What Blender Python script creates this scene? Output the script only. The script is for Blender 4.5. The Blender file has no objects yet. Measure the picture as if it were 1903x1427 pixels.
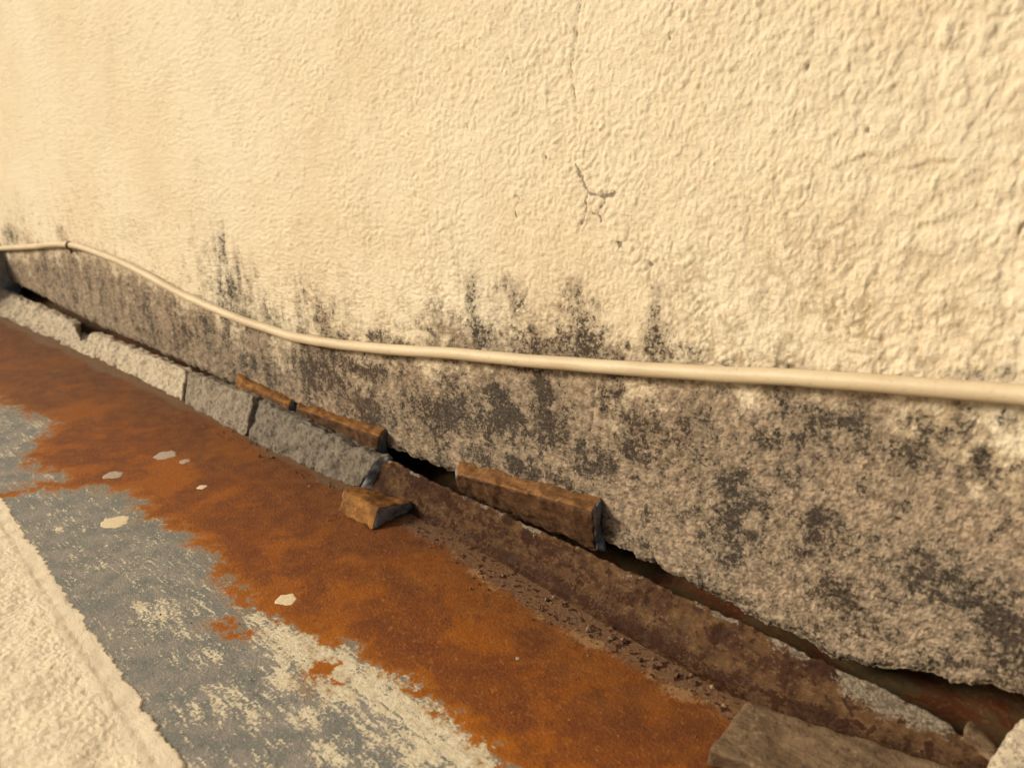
import bpy, math
import numpy as np
from mathutils import Matrix, Vector

# ------------------------------------------------------------------ camera, sky, sun, exposure
sc = bpy.context.scene
PXW, PXH, FPX = 1903.0, 1427.0, 1430.0
PITCH, YAW = math.radians(18.50), math.radians(46.18)
CAM = np.array([0.0, -0.39, 0.3138])
FW = np.array([-math.cos(YAW)*math.cos(PITCH), math.sin(YAW)*math.cos(PITCH), -math.sin(PITCH)])
RT = np.cross(FW, [0, 0, 1.0]); RT /= np.linalg.norm(RT)
UP = np.cross(RT, FW)
cam = bpy.data.cameras.new('camera'); camo = bpy.data.objects.new('camera', cam)
sc.collection.objects.link(camo)
camo.matrix_world = Matrix(((RT[0], UP[0], -FW[0], CAM[0]), (RT[1], UP[1], -FW[1], CAM[1]),
                            (RT[2], UP[2], -FW[2], CAM[2]), (0, 0, 0, 1)))
cam.sensor_width = 36.0; cam.sensor_fit = 'HORIZONTAL'
cam.lens = 36.0*FPX/PXW
cam.clip_start = 0.01; cam.clip_end = 200.0
cam.dof.use_dof = True; cam.dof.focus_distance = 0.56; cam.dof.aperture_fstop = 9.5
sc.camera = camo

SUN_DIR = Vector((-0.58, -0.68, 0.45)).normalized()          # towards the sun: low, over the far end of the wall
wd = bpy.data.worlds.new('World'); sc.world = wd; wd.use_nodes = True
wn = wd.node_tree.nodes; wn.clear()
wo = wn.new('ShaderNodeOutputWorld'); wb = wn.new('ShaderNodeBackground'); ws = wn.new('ShaderNodeTexSky')
ws.sky_type = 'NISHITA'; ws.sun_disc = False
ws.sun_elevation = math.asin(SUN_DIR.z); ws.sun_rotation = math.atan2(SUN_DIR.x, SUN_DIR.y)
ws.air_density = 1.0; ws.dust_density = 6.0
wb.inputs['Strength'].default_value = 0.08
wd.node_tree.links.new(ws.outputs[0], wb.inputs[0]); wd.node_tree.links.new(wb.outputs[0], wo.inputs[0])
sun = bpy.data.lights.new('sun', 'SUN'); sun.energy = 3.0; sun.angle = math.radians(15); sun.color = (1.0, 0.925, 0.80)
suno = bpy.data.objects.new('sun', sun); sc.collection.objects.link(suno)
suno.rotation_euler = SUN_DIR.to_track_quat('Z', 'Y').to_euler()
suno.location = SUN_DIR*3
sc.view_settings.view_transform = 'Standard'; sc.view_settings.look = 'None'
sc.cycles.max_bounces = 3; sc.cycles.diffuse_bounces = 2; sc.cycles.glossy_bounces = 1
sc.cycles.use_light_tree = False; sc.cycles.use_adaptive_sampling = True; sc.cycles.adaptive_threshold = 0.026; sc.cycles.adaptive_min_samples = 16
sc.view_settings.exposure = 0.12; sc.view_settings.gamma = 1.0

# ------------------------------------------------------------------ measuring helpers: a point of the photograph on a known plane
def ray(x, y): return FW*FPX + RT*(x-PXW/2) + UP*(PXH/2-y)
def on_wall(x, y, Y=0.0): r = ray(x, y); return CAM + r*((Y-CAM[1])/r[1])
def on_ledge(x, y, Z=0.0): r = ray(x, y); return CAM + r*((Z-CAM[2])/r[2])

# ------------------------------------------------------------------ noise
_rng = np.random.default_rng(7)
_perm = np.tile(_rng.permutation(256), 3)
_g3 = _rng.normal(size=(256, 3)); _g3 /= np.linalg.norm(_g3, axis=1)[:, None]
_g2 = np.stack([np.cos(np.arange(256)*2*np.pi/256*37), np.sin(np.arange(256)*2*np.pi/256*37)], 1)
def fade(t): return t*t*t*(t*(t*6-15)+10)
def perlin2(x, y, seed=0):
    x = x + seed*17.31; y = y - seed*9.77
    xi = np.floor(x).astype(int); yi = np.floor(y).astype(int); xf = x-xi; yf = y-yi
    u, v = fade(xf), fade(yf); out = []
    for dx in (0, 1):
        for dy in (0, 1):
            g = _g2[_perm[_perm[(xi+dx) & 255] + ((yi+dy) & 255)]]
            out.append(g[..., 0]*(xf-dx) + g[..., 1]*(yf-dy))
    a = out[0] + (out[2]-out[0])*u; b = out[1] + (out[3]-out[1])*u
    return (a + (b-a)*v)*1.5
def perlin3(p, seed=0):
    p = p + np.array([seed*11.3, -seed*7.9, seed*5.1])
    i = np.floor(p).astype(int); f = p-i; w = fade(f); r = 0
    for dx in (0, 1):
        for dy in (0, 1):
            for dz in (0, 1):
                g = _g3[_perm[_perm[_perm[(i[:, 0]+dx) & 255] + ((i[:, 1]+dy) & 255)] + ((i[:, 2]+dz) & 255)]]
                d = (g*(f-np.array([dx, dy, dz]))).sum(1)
                r = r + d*(w[:, 0] if dx else 1-w[:, 0])*(w[:, 1] if dy else 1-w[:, 1])*(w[:, 2] if dz else 1-w[:, 2])
    return r*1.5
def fbm2(x, y, f, octs, rough=.6, seed=0, ax=1.0, ay=1.0):
    r = 0; w = 1.0; tot = 0
    for k in range(octs):
        r = r + w*perlin2(x*f*ax, y*f*ay, seed+k*3); tot += w*w; f *= 2.03; w *= rough
    return r/(math.sqrt(tot)*.36)                                   # about unit spread
def sstep(a, b, x): t = np.clip((x-a)/(b-a), 0, 1); return t*t*(3-2*t)
_jit = _rng.random((256, 3))
def cells(x, y, seed=0, plates=False):
    """rounded cells: 0 in the creases, up to 1 on top, each cell with its own height"""
    x = x + seed*13.7; y = y - seed*5.3
    xi = np.floor(x).astype(int); yi = np.floor(y).astype(int)
    f1 = np.full(x.shape, 9.0); f2 = np.full(x.shape, 9.0); rid = np.zeros(x.shape)
    for dx in (-1, 0, 1):
        for dy in (-1, 0, 1):
            j = _jit[_perm[_perm[(xi+dx) & 255] + ((yi+dy) & 255)]]
            d = np.hypot(xi+dx+j[..., 0]-x, yi+dy+j[..., 1]-y)
            c = d < f1
            f2 = np.where(c, f1, np.minimum(f2, d)); rid = np.where(c, j[..., 2], rid); f1 = np.where(c, d, f1)
    if plates:                                                          # flat plates at odd levels with thin raised rims
        g = f2-f1
        return (rid-.5)*sstep(.0, .22, g)*.8 + np.exp(-(g/.10)**2)*(.35+.65*_jit[(rid*255).astype(int), 0])
    return sstep(0, .45, f2-f1)*(.25+.75*rid)*(1-.7*np.clip(f1, 0, 1)**2)
def dist_line(X, Y, pts):
    d = np.full(X.shape, 1e9)
    for (ax, ay), (bx, by) in zip(pts[:-1], pts[1:]):
        vx, vy = bx-ax, by-ay; L = vx*vx+vy*vy+1e-12
        t = np.clip(((X-ax)*vx+(Y-ay)*vy)/L, 0, 1)
        d = np.minimum(d, np.hypot(X-ax-t*vx, Y-ay-t*vy))
    return d
def inside(X, Y, poly):
    r = np.zeros(X.shape, bool); n = len(poly)
    for i in range(n):
        ax, ay = poly[i]; bx, by = poly[(i+1) % n]
        c = ((ay > Y) != (by > Y)) & (X < (bx-ax)*(Y-ay)/(by-ay+1e-12)+ax)
        r ^= c
    return r

# ------------------------------------------------------------------ object helpers
def tag(o, label=None, cat=None, group=None, kind=None):
    for k, v in (('label', label), ('category', cat), ('group', group), ('kind', kind)):
        if v: o[k] = v
    return o
def mesh_obj(name, verts, faces, mats, parent=None, smooth=True, midx=None, attrs=None):
    me = bpy.data.meshes.new(name)
    verts = np.ascontiguousarray(verts, dtype=np.float32); faces = np.ascontiguousarray(faces, dtype=np.int32)
    nf, k = faces.shape
    me.vertices.add(len(verts)); me.vertices.foreach_set('co', verts.ravel())
    me.loops.add(nf*k); me.loops.foreach_set('vertex_index', faces.ravel())
    me.polygons.add(nf); me.polygons.foreach_set('loop_start', np.arange(0, nf*k, k, dtype=np.int32))
    me.polygons.foreach_set('loop_total', np.full(nf, k, dtype=np.int32))
    me.polygons.foreach_set('use_smooth', np.full(nf, smooth))
    if midx is not None: me.polygons.foreach_set('material_index', np.asarray(midx, dtype=np.int32))
    for m in (mats if isinstance(mats, (list, tuple)) else [mats]): me.materials.append(m)
    for an, av in (attrs or {}).items():
        a = me.attributes.new(an, 'FLOAT', 'POINT'); a.data.foreach_set('value', np.ascontiguousarray(av, dtype=np.float32).ravel())
    me.update(calc_edges=True); me.validate()
    o = bpy.data.objects.new(name, me); sc.collection.objects.link(o)
    if parent: o.parent = parent
    return o
def grid_faces(nr, nc, flip=False):
    i = np.arange(nr*nc).reshape(nr, nc)
    f = np.stack([i[:-1, :-1], i[:-1, 1:], i[1:, 1:], i[1:, :-1]], -1).reshape(-1, 4)
    return f[:, ::-1] if flip else f
def empty(name, loc=(0, 0, 0)):
    o = bpy.data.objects.new(name, None); sc.collection.objects.link(o); o.location = loc
    o.empty_display_size = 0.02
    return o

# ------------------------------------------------------------------ material helper
class Nodes:
    def __init__(s, name):
        s.m = bpy.data.materials.new(name); s.m.use_nodes = True; s.t = s.m.node_tree
        s.b = s.t.nodes['Principled BSDF']; s.co = s.t.nodes.new('ShaderNodeTexCoord').outputs['Object']
    def put(s, sock, v):
        if hasattr(v, 'is_linked'): s.t.links.new(v, sock)
        elif isinstance(v, (tuple, list)) and len(v) == 3 and sock.type == 'RGBA': sock.default_value = (*v, 1)
        else: sock.default_value = v
    def attr(s, n):
        a = s.t.nodes.new('ShaderNodeAttribute'); a.attribute_name = n; return a.outputs['Fac']
    def map(s, scale=(1, 1, 1), rot=(0, 0, 0), loc=(0, 0, 0)):
        m = s.t.nodes.new('ShaderNodeMapping'); s.t.links.new(s.co, m.inputs['Vector'])
        m.inputs['Scale'].default_value = scale; m.inputs['Rotation'].default_value = rot; m.inputs['Location'].default_value = loc
        return m.outputs[0]
    def noise(s, scale, detail=3, rough=0.55, dist=0.0, vec=None):
        n = s.t.nodes.new('ShaderNodeTexNoise'); s.t.links.new(vec or s.co, n.inputs['Vector'])
        n.inputs['Scale'].default_value = scale; n.inputs['Detail'].default_value = detail
        n.inputs['Roughness'].default_value = rough; n.inputs['Distortion'].default_value = dist
        return n.outputs['Fac']
    def vor(s, scale, feat='F1', vec=None, rand=1.0):
        n = s.t.nodes.new('ShaderNodeTexVoronoi'); n.feature = feat; s.t.links.new(vec or s.co, n.inputs['Vector'])
        n.inputs['Scale'].default_value = scale; n.inputs['Randomness'].default_value = rand
        return n.outputs['Distance']
    def math(s, op, a, b=0.0, c=None, clamp=False):
        n = s.t.nodes.new('ShaderNodeMath'); n.operation = op; n.use_clamp = clamp
        s.put(n.inputs[0], a); s.put(n.inputs[1], b)
        if c is not None: s.put(n.inputs[2], c)
        return n.outputs[0]
    def step(s, x, a, b, lo=0.0, hi=1.0):
        n = s.t.nodes.new('ShaderNodeMapRange'); n.interpolation_type = 'SMOOTHSTEP'
        s.put(n.inputs['Value'], x); s.put(n.inputs['From Min'], a); s.put(n.inputs['From Max'], b)
        s.put(n.inputs['To Min'], lo); s.put(n.inputs['To Max'], hi)
        return n.outputs[0]
    def mix(s, f, a, b, mode='MIX'):
        n = s.t.nodes.new('ShaderNodeMix'); n.data_type = 'RGBA'; n.blend_type = mode
        s.put(n.inputs[0], f); s.put(n.inputs[6], a); s.put(n.inputs[7], b)
        return n.outputs[2]
    def sep(s):
        n = s.t.nodes.new('ShaderNodeSeparateXYZ'); s.t.links.new(s.co, n.inputs[0]); return n.outputs
    def bump(s, h, dist, strength=1.0, normal=None):
        n = s.t.nodes.new('ShaderNodeBump'); n.inputs['Distance'].default_value = dist; s.put(n.inputs['Strength'], strength)
        s.put(n.inputs['Height'], h)
        if normal: s.put(n.inputs['Normal'], normal)
        return n.outputs[0]
    def done(s, col, rough=0.85, normal=None, spec=0.3, metal=0.0):
        s.put(s.b.inputs['Base Color'], col); s.put(s.b.inputs['Roughness'], rough)
        s.put(s.b.inputs['Specular IOR Level'], spec); s.put(s.b.inputs['Metallic'], metal)
        if normal: s.put(s.b.inputs['Normal'], normal)
        return s.m

CREAM = (0.715, 0.62, 0.44)
def wall_material():
    n = Nodes('stucco_paint')
    wf, film, black, crk, dirt, tone, grn = [n.attr(k) for k in ('worn', 'film', 'black', 'crack', 'dirt', 'tone', 'grain')]
    fine = n.noise(400, 5, .85)
    paint = n.mix(tone, CREAM, (0.675, 0.555, 0.37))
    paint = n.mix(dirt, paint, (0.36, 0.265, 0.15))
    paint = n.mix(n.step(fine, .53, .66, 0, .25), paint, (0.50, 0.39, 0.24))
    bare = n.mix(grn, (0.185, 0.135, 0.085), (0.43, 0.325, 0.212))
    bare = n.mix(n.step(fine, .56, .70, 0, .7), bare, (0.54, 0.43, 0.29))
    bare = n.mix(n.step(fine, .46, .34, 0, .6), bare, (0.15, 0.11, 0.085))
    col = n.mix(wf, paint, bare)
    fl = n.math('MULTIPLY', film, n.step(fine, .40, .64, 1.0, .55))
    fc = n.mix(black, n.mix(tone, (0.180, 0.152, 0.107), (0.158, 0.116, 0.072)), n.mix(grn, n.mix(tone, (0.060, 0.051, 0.039), (0.058, 0.042, 0.030)), n.mix(tone, (0.135, 0.115, 0.085), (0.125, 0.092, 0.064))))
    col = n.mix(fl, col, fc)
    bl = n.step(n.math('ADD', n.math('MULTIPLY', black, .95), n.math('MULTIPLY', n.math('SUBTRACT', .5, fine), 4.2)), .36, .74, 0, .88)
    bl = n.math('MULTIPLY', bl, n.step(black, .02, .25))
    col = n.mix(bl, col, n.mix(tone, (0.042, 0.035, 0.026), (0.046, 0.029, 0.018)))
    cw = n.math('SUBTRACT', crk, n.math('MULTIPLY', fine, 1.4))
    col = n.mix(n.step(cw, .20, -.60, 0, .75), col, (0.12, 0.095, 0.07))
    nm = n.bump(n.noise(620, 3, .75), .0013, n.step(wf, 0, 1, .75, .95))
    return n.done(col, .88, nm, .2)

def ledge_material():
    n = Nodes('rusted_painted_sheet')
    sd, cream, dust, n1, lowr, tan, spota = [n.attr(k) for k in ('paint_edge', 'cream', 'dust', 'mottle', 'lowrust', 'tan', 'spot')]
    n2, n3 = n.noise(190, 4, .75), n.noise(470, 3, .75)
    e = n.math('ADD', sd, n.math('MULTIPLY', n.math('SUBTRACT', n1, .5), 14))
    e = n.math('ADD', e, n.math('MULTIPLY', n.math('SUBTRACT', n2, .5), 17))
    e = n.math('ADD', e, n.math('MULTIPLY', n.math('SUBTRACT', n3, .5), 12))
    n4 = n.noise(300, 4, .8)
    rust = n.step(n.math('ADD', e, n.math('MULTIPLY', n.math('SUBTRACT', n4, .5), 26)), -2.2, 2.2)
    # grey paint
    g = n.mix(n1, (0.180, 0.180, 0.156), (0.262, 0.237, 0.200))
    g = n.mix(n.step(n3, .56, .68, 0, .5), g, (0.40, 0.36, 0.29))
    g = n.mix(n.step(n2, .54, .68, 0, .6), g, (0.115, 0.12, 0.11))
    # cream paint left over, scraped along the sheet
    scr = n.noise(260, 3, .75, vec=n.map((.20, 1, 1), (0, 0, .10)))
    cm = n.math('ADD', n.math('MULTIPLY', scr, .5), n.math('MULTIPLY', n3, .5))
    cf = n.step(n.math('ADD', cm, n.math('MULTIPLY', cream, .39)), .645, .705)
    g = n.mix(cf, g, n.mix(n.step(n2, .4, .65), (0.70, 0.62, 0.44), (0.55, 0.46, 0.30)))
    g = n.mix(n.math('MULTIPLY', n.step(e, -16, 0, 0, .7), n.step(n4, .42, .6, .3, 1)), g, (0.30, 0.165, 0.060))
    # rust: brown to orange, dusty towards the wall
    r = n.mix(n1, (0.150, 0.042, 0.010), (0.195, 0.057, 0.009))
    r = n.mix(lowr, r, (0.30, 0.088, 0.007))
    r = n.mix(n.step(n2, .54, .70, 0, .7), r, (0.34, 0.125, 0.020))
    r = n.mix(n.step(n2, .44, .32, 0, .30), r, (0.085, 0.027, 0.011))
    r = n.mix(n.step(n4, .57, .72, 0, .7), r, (0.42, 0.20, 0.060))
    r = n.mix(n.step(n4, .42, .32, 0, .5), r, (0.070, 0.023, 0.010))
    r = n.mix(n.step(n3, .64, .74, 0, .6), r, (0.50, 0.33, 0.17))
    r = n.mix(n.step(e, 17, 0, 0, .65), r, (0.40, 0.125, 0.004))
    r = n.mix(n.math('MULTIPLY', n.attr('dull'), n.step(n2, .35, .65, 1.0, .5)), r, n.mix(n1, (0.085, 0.033, 0.012), (0.130, 0.057, 0.021)))
    dn = n.math('ADD', dust, n.math('MULTIPLY', n.math('SUBTRACT', n2, .5), .9))
    r = n.mix(n.step(dn, .3, .8, 0, .85), r, n.mix(n.step(n3, .3, .7), (0.100, 0.055, 0.027), (0.235, 0.145, 0.078)))
    tn = n.math('ADD', n.math('MULTIPLY', tan, .34), n.math('MULTIPLY', n.math('ADD', n2, n3), .5))
    r = n.mix(n.step(tn, .70, .86, 0, .7), r, (0.34, 0.195, 0.085))
    spot = n.math('ADD', n.math('MULTIPLY', spota, .275), n.noise(210, 1.5, .55, vec=n.map((.8, 1, 1))))
    r = n.mix(n.step(spot, .85, .90, 0, .9), r, (0.042, 0.012, 0.007))
    col = n.mix(rust, g, r)
    hh = n3
    nm = n.bump(hh, .0011, .8)
    return n.done(col, n.step(n2, .3, .7, .45, .72), nm, .22)

def upstand_material():
    n = Nodes('rusted_upstand')
    cem_glint, red, low = n.attr('cement_glint'), n.attr('red'), n.attr('mottle')
    n2, n3 = n.noise(200, 5, .75, vec=n.map((.6, 1, 1))), n.noise(520, 4, .75)
    c = n.mix(low, (0.045, 0.018, 0.007), (0.088, 0.044, 0.017))
    c = n.mix(n.step(n2, .50, .64, 0, .8), c, (0.145, 0.080, 0.036))
    c = n.mix(n.step(n2, .46, .36, 0, .8), c, (0.022, 0.010, 0.005))
    c = n.mix(n.step(n3, .57, .70, 0, .75), c, (0.20, 0.130, 0.072))
    c = n.mix(n.step(n.math('ADD', n.math('MULTIPLY', n.math('ADD', n2, n3), .5), n.math('MULTIPLY', red, .24)), .605, .66, 0, .92), c, (0.028, 0.010, 0.004))
    fk = n.math('ADD', n.noise(125, 2, .6), n.math('MULTIPLY', red, .10))
    c = n.mix(n.step(fk, .60, .635, 0, .9), c, (0.036, 0.013, 0.005))
    cf = n.step(n.math('ADD', n.math('MULTIPLY', cem_glint, .50), n.math('MULTIPLY', n.math('ADD', n2, n3), .60)), .80, .96)
    c = n.mix(cf, c, n.mix(n.step(n3, .4, .65), (0.10, 0.076, 0.050), (0.24, 0.195, 0.135)))
    nm = n.bump(n.math('ADD', n2, n.math('MULTIPLY', fk, 1.5)), .0013, .9)
    return n.done(c, n.step(n2, .3, .7, .6, .85), nm, .12)

def mortar_material(name, a, b, dark, moss=.5, bump=.8):
    n = Nodes(name)
    n1, n2, n3 = n.noise(75, 4, .65), n.noise(200, 5, .78), n.noise(500, 4, .7)
    c = n.mix(n.step(n1, .35, .65), a, b)
    c = n.mix(n.step(n2, .47, .62, 0, .85), c, dark)
    c = n.mix(n.step(n1, .52, .66, 0, moss), c, tuple(x*.6 for x in dark))
    c = n.mix(n.step(n3, .58, .70, 0, .75), c, tuple(min(1, x*1.45) for x in b))
    nm = n.bump(n.math('ADD', n2, n.math('MULTIPLY', n3, .6)), .0018, bump)
    return n.done(c, .9, nm, .2)
def stained_material(name, a, b, hi, streak=.35):
    n = Nodes(name)
    v = n.map((streak, 1, 1))
    n1, n2, n3 = n.noise(110, 4, .6, vec=v), n.noise(220, 5, .75), n.noise(520, 3, .7)
    c = n.mix(n.step(n1, .35, .68), a, b)
    c = n.mix(n.step(n2, .52, .70, 0, .7), c, hi)
    c = n.mix(n.step(n2, .46, .34, 0, .7), c, tuple(x*.45 for x in a))
    c = n.mix(n.step(n3, .62, .74, 0, .5), c, (0.38, 0.28, 0.17))
    nm = n.bump(n.math('ADD', n1, n.math('ADD', n2, n.math('MULTIPLY', n3, .6))), .0013, .8)
    return n.done(c, .8, nm, .25)

M_WALL, M_LEDGE, M_UP = wall_material(), ledge_material(), upstand_material()
M_GREY = mortar_material('grey_mortar', (0.235, 0.190, 0.132), (0.335, 0.272, 0.190), (0.080, 0.063, 0.044), .65)
M_DARK = mortar_material('dark_grey_mortar', (0.155, 0.127, 0.092), (0.245, 0.202, 0.147), (0.050, 0.040, 0.029), .7)
M_PALE = mortar_material('pale_mortar', (0.48, 0.395, 0.27), (0.58, 0.48, 0.33), (0.18, 0.144, 0.10), .55)
M_BREAK = mortar_material('broken_mortar', (0.19, 0.195, 0.195), (0.27, 0.265, 0.25), (0.10, 0.10, 0.10), .3, .6)
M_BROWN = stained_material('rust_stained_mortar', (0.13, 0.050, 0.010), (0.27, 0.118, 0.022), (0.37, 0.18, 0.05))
M_STRIP_SHADE = stained_material('shaded_stained_mortar', (0.060, 0.028, 0.011), (0.105, 0.048, 0.016), (0.17, 0.082, 0.028), .2)  # darker copy: shade on the strips' undercut front, painted into the colour
M_STRIP_LIT = stained_material('lit_stained_mortar', (0.155, 0.068, 0.020), (0.245, 0.112, 0.034), (0.34, 0.18, 0.065), .2)  # lighter copy: the lit upper face of the long strip, painted in
M_SLAB = stained_material('dusty_brown_mortar', (0.105, 0.064, 0.032), (0.185, 0.120, 0.062), (0.29, 0.20, 0.115), .2)

# ------------------------------------------------------------------ the stucco wall
def wall():
    L = lambda pts, Y=0.0: [on_wall(x, y, Y) for x, y in pts]
    # columns: even steps as the eye sees them, coarse outside
    px = np.linspace(-30, 2330, 1100)
    xs = np.array([on_wall(p, 713)[0] for p in px])
    x0 = np.concatenate([np.linspace(-3.2, xs[0], 40)[:-1], xs, np.linspace(xs[-1], .55, 230)[1:], np.linspace(.55, 1.6, 24)[1:]])
    t = np.concatenate([np.linspace(0, .16, 230), np.linspace(.16, .50, 310)[1:], np.linspace(.5, .80, 90)[1:], np.linspace(.8, 2.4, 30)[1:]])
    X, T = np.meshgrid(x0, t)
    bot = np.array(L([(-40, 500), (30, 528), (65, 545), (110, 570), (180, 604), (250, 635), (385, 695), (430, 715), (545, 762), (720, 832), (845, 882), (1000, 950),
                      (1130, 1012), (1230, 1060), (1330, 1112), (1400, 1150), (1500, 1200), (1560, 1232), (1640, 1245), (1760, 1265), (1870, 1290), (1903, 1300)]))
    bz = np.interp(x0, bot[:, 0], bot[:, 2])
    bz = bz + perlin2(x0*70, x0*0+.3)*.0020 + perlin2(x0*210, x0*0+4.3, 2)*.0014 + perlin2(x0*560, x0*0+4.3, 3)*.0008
    Z = bz[None, :] + (T - (bz[None, :]-.03)*sstep(0, .12, T))
    # masks -------------------------------------------------
    cab = np.array(L(CABLE_PX)); cz = np.interp(X, cab[:, 0], cab[:, 2])
    lowf = fbm2(X, Z, 14, 5, .7, 1)
    D = Z-cz
    right = sstep(-.26, -.06, X)
    left = sstep(-.50, -.68, X)
    worn = .5 - (D + .004 + .014*right)/.026*.5 + lowf*.30
    worn = np.clip(worn, -.6, 1.4); worn = worn*(1-.25*left)
    mould = (.575 + .05*lowf)*sstep(.025, -.035, D)*(1-.15*right*sstep(.10, .15, Z))
    mould = np.maximum(mould, .50*np.clip(1-D/.085, 0, 1)**1.3*(D > -.01)*sstep(-.10, -.22, X)*sstep(-.95, -.60, X)*(.85+.25*lowf))
    def blob(px, py, rx, rz, a):
        nonlocal mould
        c = on_wall(px, py); q = ((X-c[0])/rx)**2 + ((Z-c[2])/rz)**2
        mould = np.maximum(mould, a*np.exp(-q))
    for b in [(412, 490, .030, .044, .60), (425, 545, .075, .050, .68), (440, 590, .09, .035, .75), (565, 545, .020, .030, .58), (590, 600, .050, .042, .72), (620, 640, .09, .025, .78), (500, 600, .09, .03, .6),
              (350, 620, .05, .02, .95), (480, 680, .11, .028, .85), (600, 700, .10, .040, .9), (690, 760, .05, .04, .9), (660, 680, .08, .02, .95),
              (720, 640, .05, .02, .7), (900, 620, .05, .024, .72), (870, 560, .014, .03, .5), (1070, 590, .024, .026, .70), (1080, 635, .05, .020, .80), (1000, 640, .06, .020, .72), (940, 600, .05, .03, .55),
              (1215, 585, .009, .020, .70), (1225, 635, .018, .022, .85), (1265, 650, .02, .012, .7), (1165, 642, .004, .004, 1.0),
              (830, 760, .05, .035, 1.0), (930, 780, .045, .035, 1.05), (1010, 800, .04, .03, 1.05), (1010, 730, .014, .02, 1.0), (1080, 850, .04, .022, 1.0), (890, 850, .04, .016, 1.0),
              (960, 860, .03, .016, 1.0), (1120, 760, .010, .02, .8), (1180, 840, .02, .012, .9), (1230, 880, .03, .01, .7), (1050, 900, .03, .01, .9),
              (1450, 1010, .05, .020, .72), (1700, 1080, .06, .022, .78), (1850, 1150, .03, .02, .85), (960, 800, .10, .04, .82), (1520, 960, .010, .012, 1.0), (1510, 990, .012, .012, .95), (1400, 1000, .014, .008, .9), (1300, 990, .012, .008, .85), (1450, 1060, .03, .008, .75), (1300, 920, .03, .012, .6),
              (1600, 1030, .02, .009, .85), (1700, 1090, .02, .010, .9), (1800, 1120, .02, .012, .95), (1880, 1150, .014, .014, .9), (1620, 1130, .02, .008, .7), (1780, 1190, .016, .006, .7), (1660, 960, .02, .01, .5),
              (1820, 850, .008, .010, .75), (1860, 780, .008, .008, .45), (1740, 900, .014, .006, .5), (1390, 780, .010, .02, .5), (1490, 790, .012, .02, .5), (1250, 780, .016, .016, .5),
              (20, 440, .07, .025, .7), (0, 500, .07, .03, .9), (90, 510, .06, .05, .45), (250, 570, .12, .05, .45), (270, 640, .16, .02, .55), (1870, 690, .006, .004, .6), (1780, 690, .02, .003, .4)]:
        blob(*b)
    up = np.maximum(.6*left, .42*sstep(-.012, .012, D))
    nz = fbm2(X, Z, 26, 6, .78, 5)*(1-up) + up*fbm2(X, Z, 55, 4, .75, 16, 1.0, .20)
    nb = fbm2(X, Z, 100, 5, .9, 8)
    q = (mould-.52)*3.0
    cav0 = 1.2-1.6*cells(X*118, Z*140, 3)
    film = .92*sstep(-1.3, 1.4, q + nz*.55 + nb*.30 + .5*(cav0-.5)*sstep(-.02, .01, D))*sstep(.02, .25, mould)
    black = .97*sstep(-.40, 1.8, q*.95 + nz*.50 + nb*.42 + .10)*sstep(.05, .30, mould)
    tone = sstep(-1.7, 2.0, fbm2(X, Z, 5, 6, .62, 24)*.8 + .35*right)
    # cracks and small pits (distance in mm)
    d = np.full(X.shape, .05)
    def crack(pts, w=1.0):
        nonlocal d
        q = [(p[0], p[2]) for p in L(pts)]
        m = (X > min(a[0] for a in q)-.02) & (X < max(a[0] for a in q)+.02) & (Z < max(a[1] for a in q)+.02) & (Z > min(a[1] for a in q)-.02)
        xx, zz = X[m], Z[m]
        wob = .0016*perlin2(xx*160, zz*160, 11) + .0008*perlin2(xx*500, zz*500, 14); wob2 = .0016*perlin2(xx*160, zz*160, 12) + .0008*perlin2(xx*500, zz*500, 15)
        d[m] = np.minimum(d[m], dist_line(xx+wob, zz+wob2, q) + (1-w)*.0009)
    crack([(1078, -60), (1075, 0), (1073, 50), (1066, 90), (1060, 130), (1064, 160), (1070, 190)], .95)
    crack([(1070, 190), (1073, 250), (1070, 310)], .62)
    crack([(1070, 310), (1084, 340), (1091, 358), (1118, 366), (1143, 358)], 1.5)
    crack([(1091, 350), (1089, 385), (1080, 416)], 1.0); crack([(1122, 368), (1114, 392)], .9)
    crack([(1100, 396), (1112, 398), (1117, 412)], 1.5)
    crack([(838, 0), (862, 38), (878, 60), (886, 92), (930, 100)], .62); crack([(940, 108), (966, 150), (972, 165)], .7)
    crack([(24, 395), (50, 420), (72, 440), (82, 452)], 1.0)
    crack([(18, 470), (28, 500), (36, 530), (42, 540)], 4.2)
    crack([(1812, 775), (1803, 800), (1795, 825)], 1.0); crack([(1690, 770), (1700, 800)], .8)
    crack([(720, 690), (718, 800)], 1.0); crack([(1108, 690), (1102, 760), (1096, 800)], 1.0); crack([(1000, 720), (1024, 745), (1046, 770), (1060, 810)], 1.0)
    for (a, b, w) in [(1148, 452, 2.6), (1208, 488, 1.8), (1165, 641, 2.6), (957, 397, 1.8), (1013, 290, 1.7), (962, 365, 1.0), (1245, 68, 1.3), (1610, 240, 1.6), (1497, 122, 1.2), (135, 458, 2.0), (1093, 96, .9), (70, 310, 2.0), (330, 420, 2.0), (870, 232, 1.0)]:
        crack([(a, b), (a+1, b+5)], w)
    # relief: overlapping dabs of textured paint above, sandy render below
    gap = np.maximum(np.gradient(x0)[None, :]*np.ones_like(X), np.gradient(t)[:, None])
    fin = sstep(.012, .0040, gap)
    wx = X + .0035*perlin2(X*90, Z*90, 20) + .0015*perlin2(X*220, Z*220, 21); wz = Z + .0035*perlin2(X*90, Z*90, 22) + .0015*perlin2(X*220, Z*220, 23)
    def ridge(f, sx, sd): return 1-np.abs(perlin2(wx*f, wz*f*sx, sd))*2
    large = sstep(-.32, -.08, X)*(.35+.65*sstep(.05, .2, Z))
    # pebbly roller texture: rounded dabs of several sizes, flatter in places
    calm = .55+.45*sstep(-1.2, 1.0, fbm2(X, Z, 17, 3, .6, 46))
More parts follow.
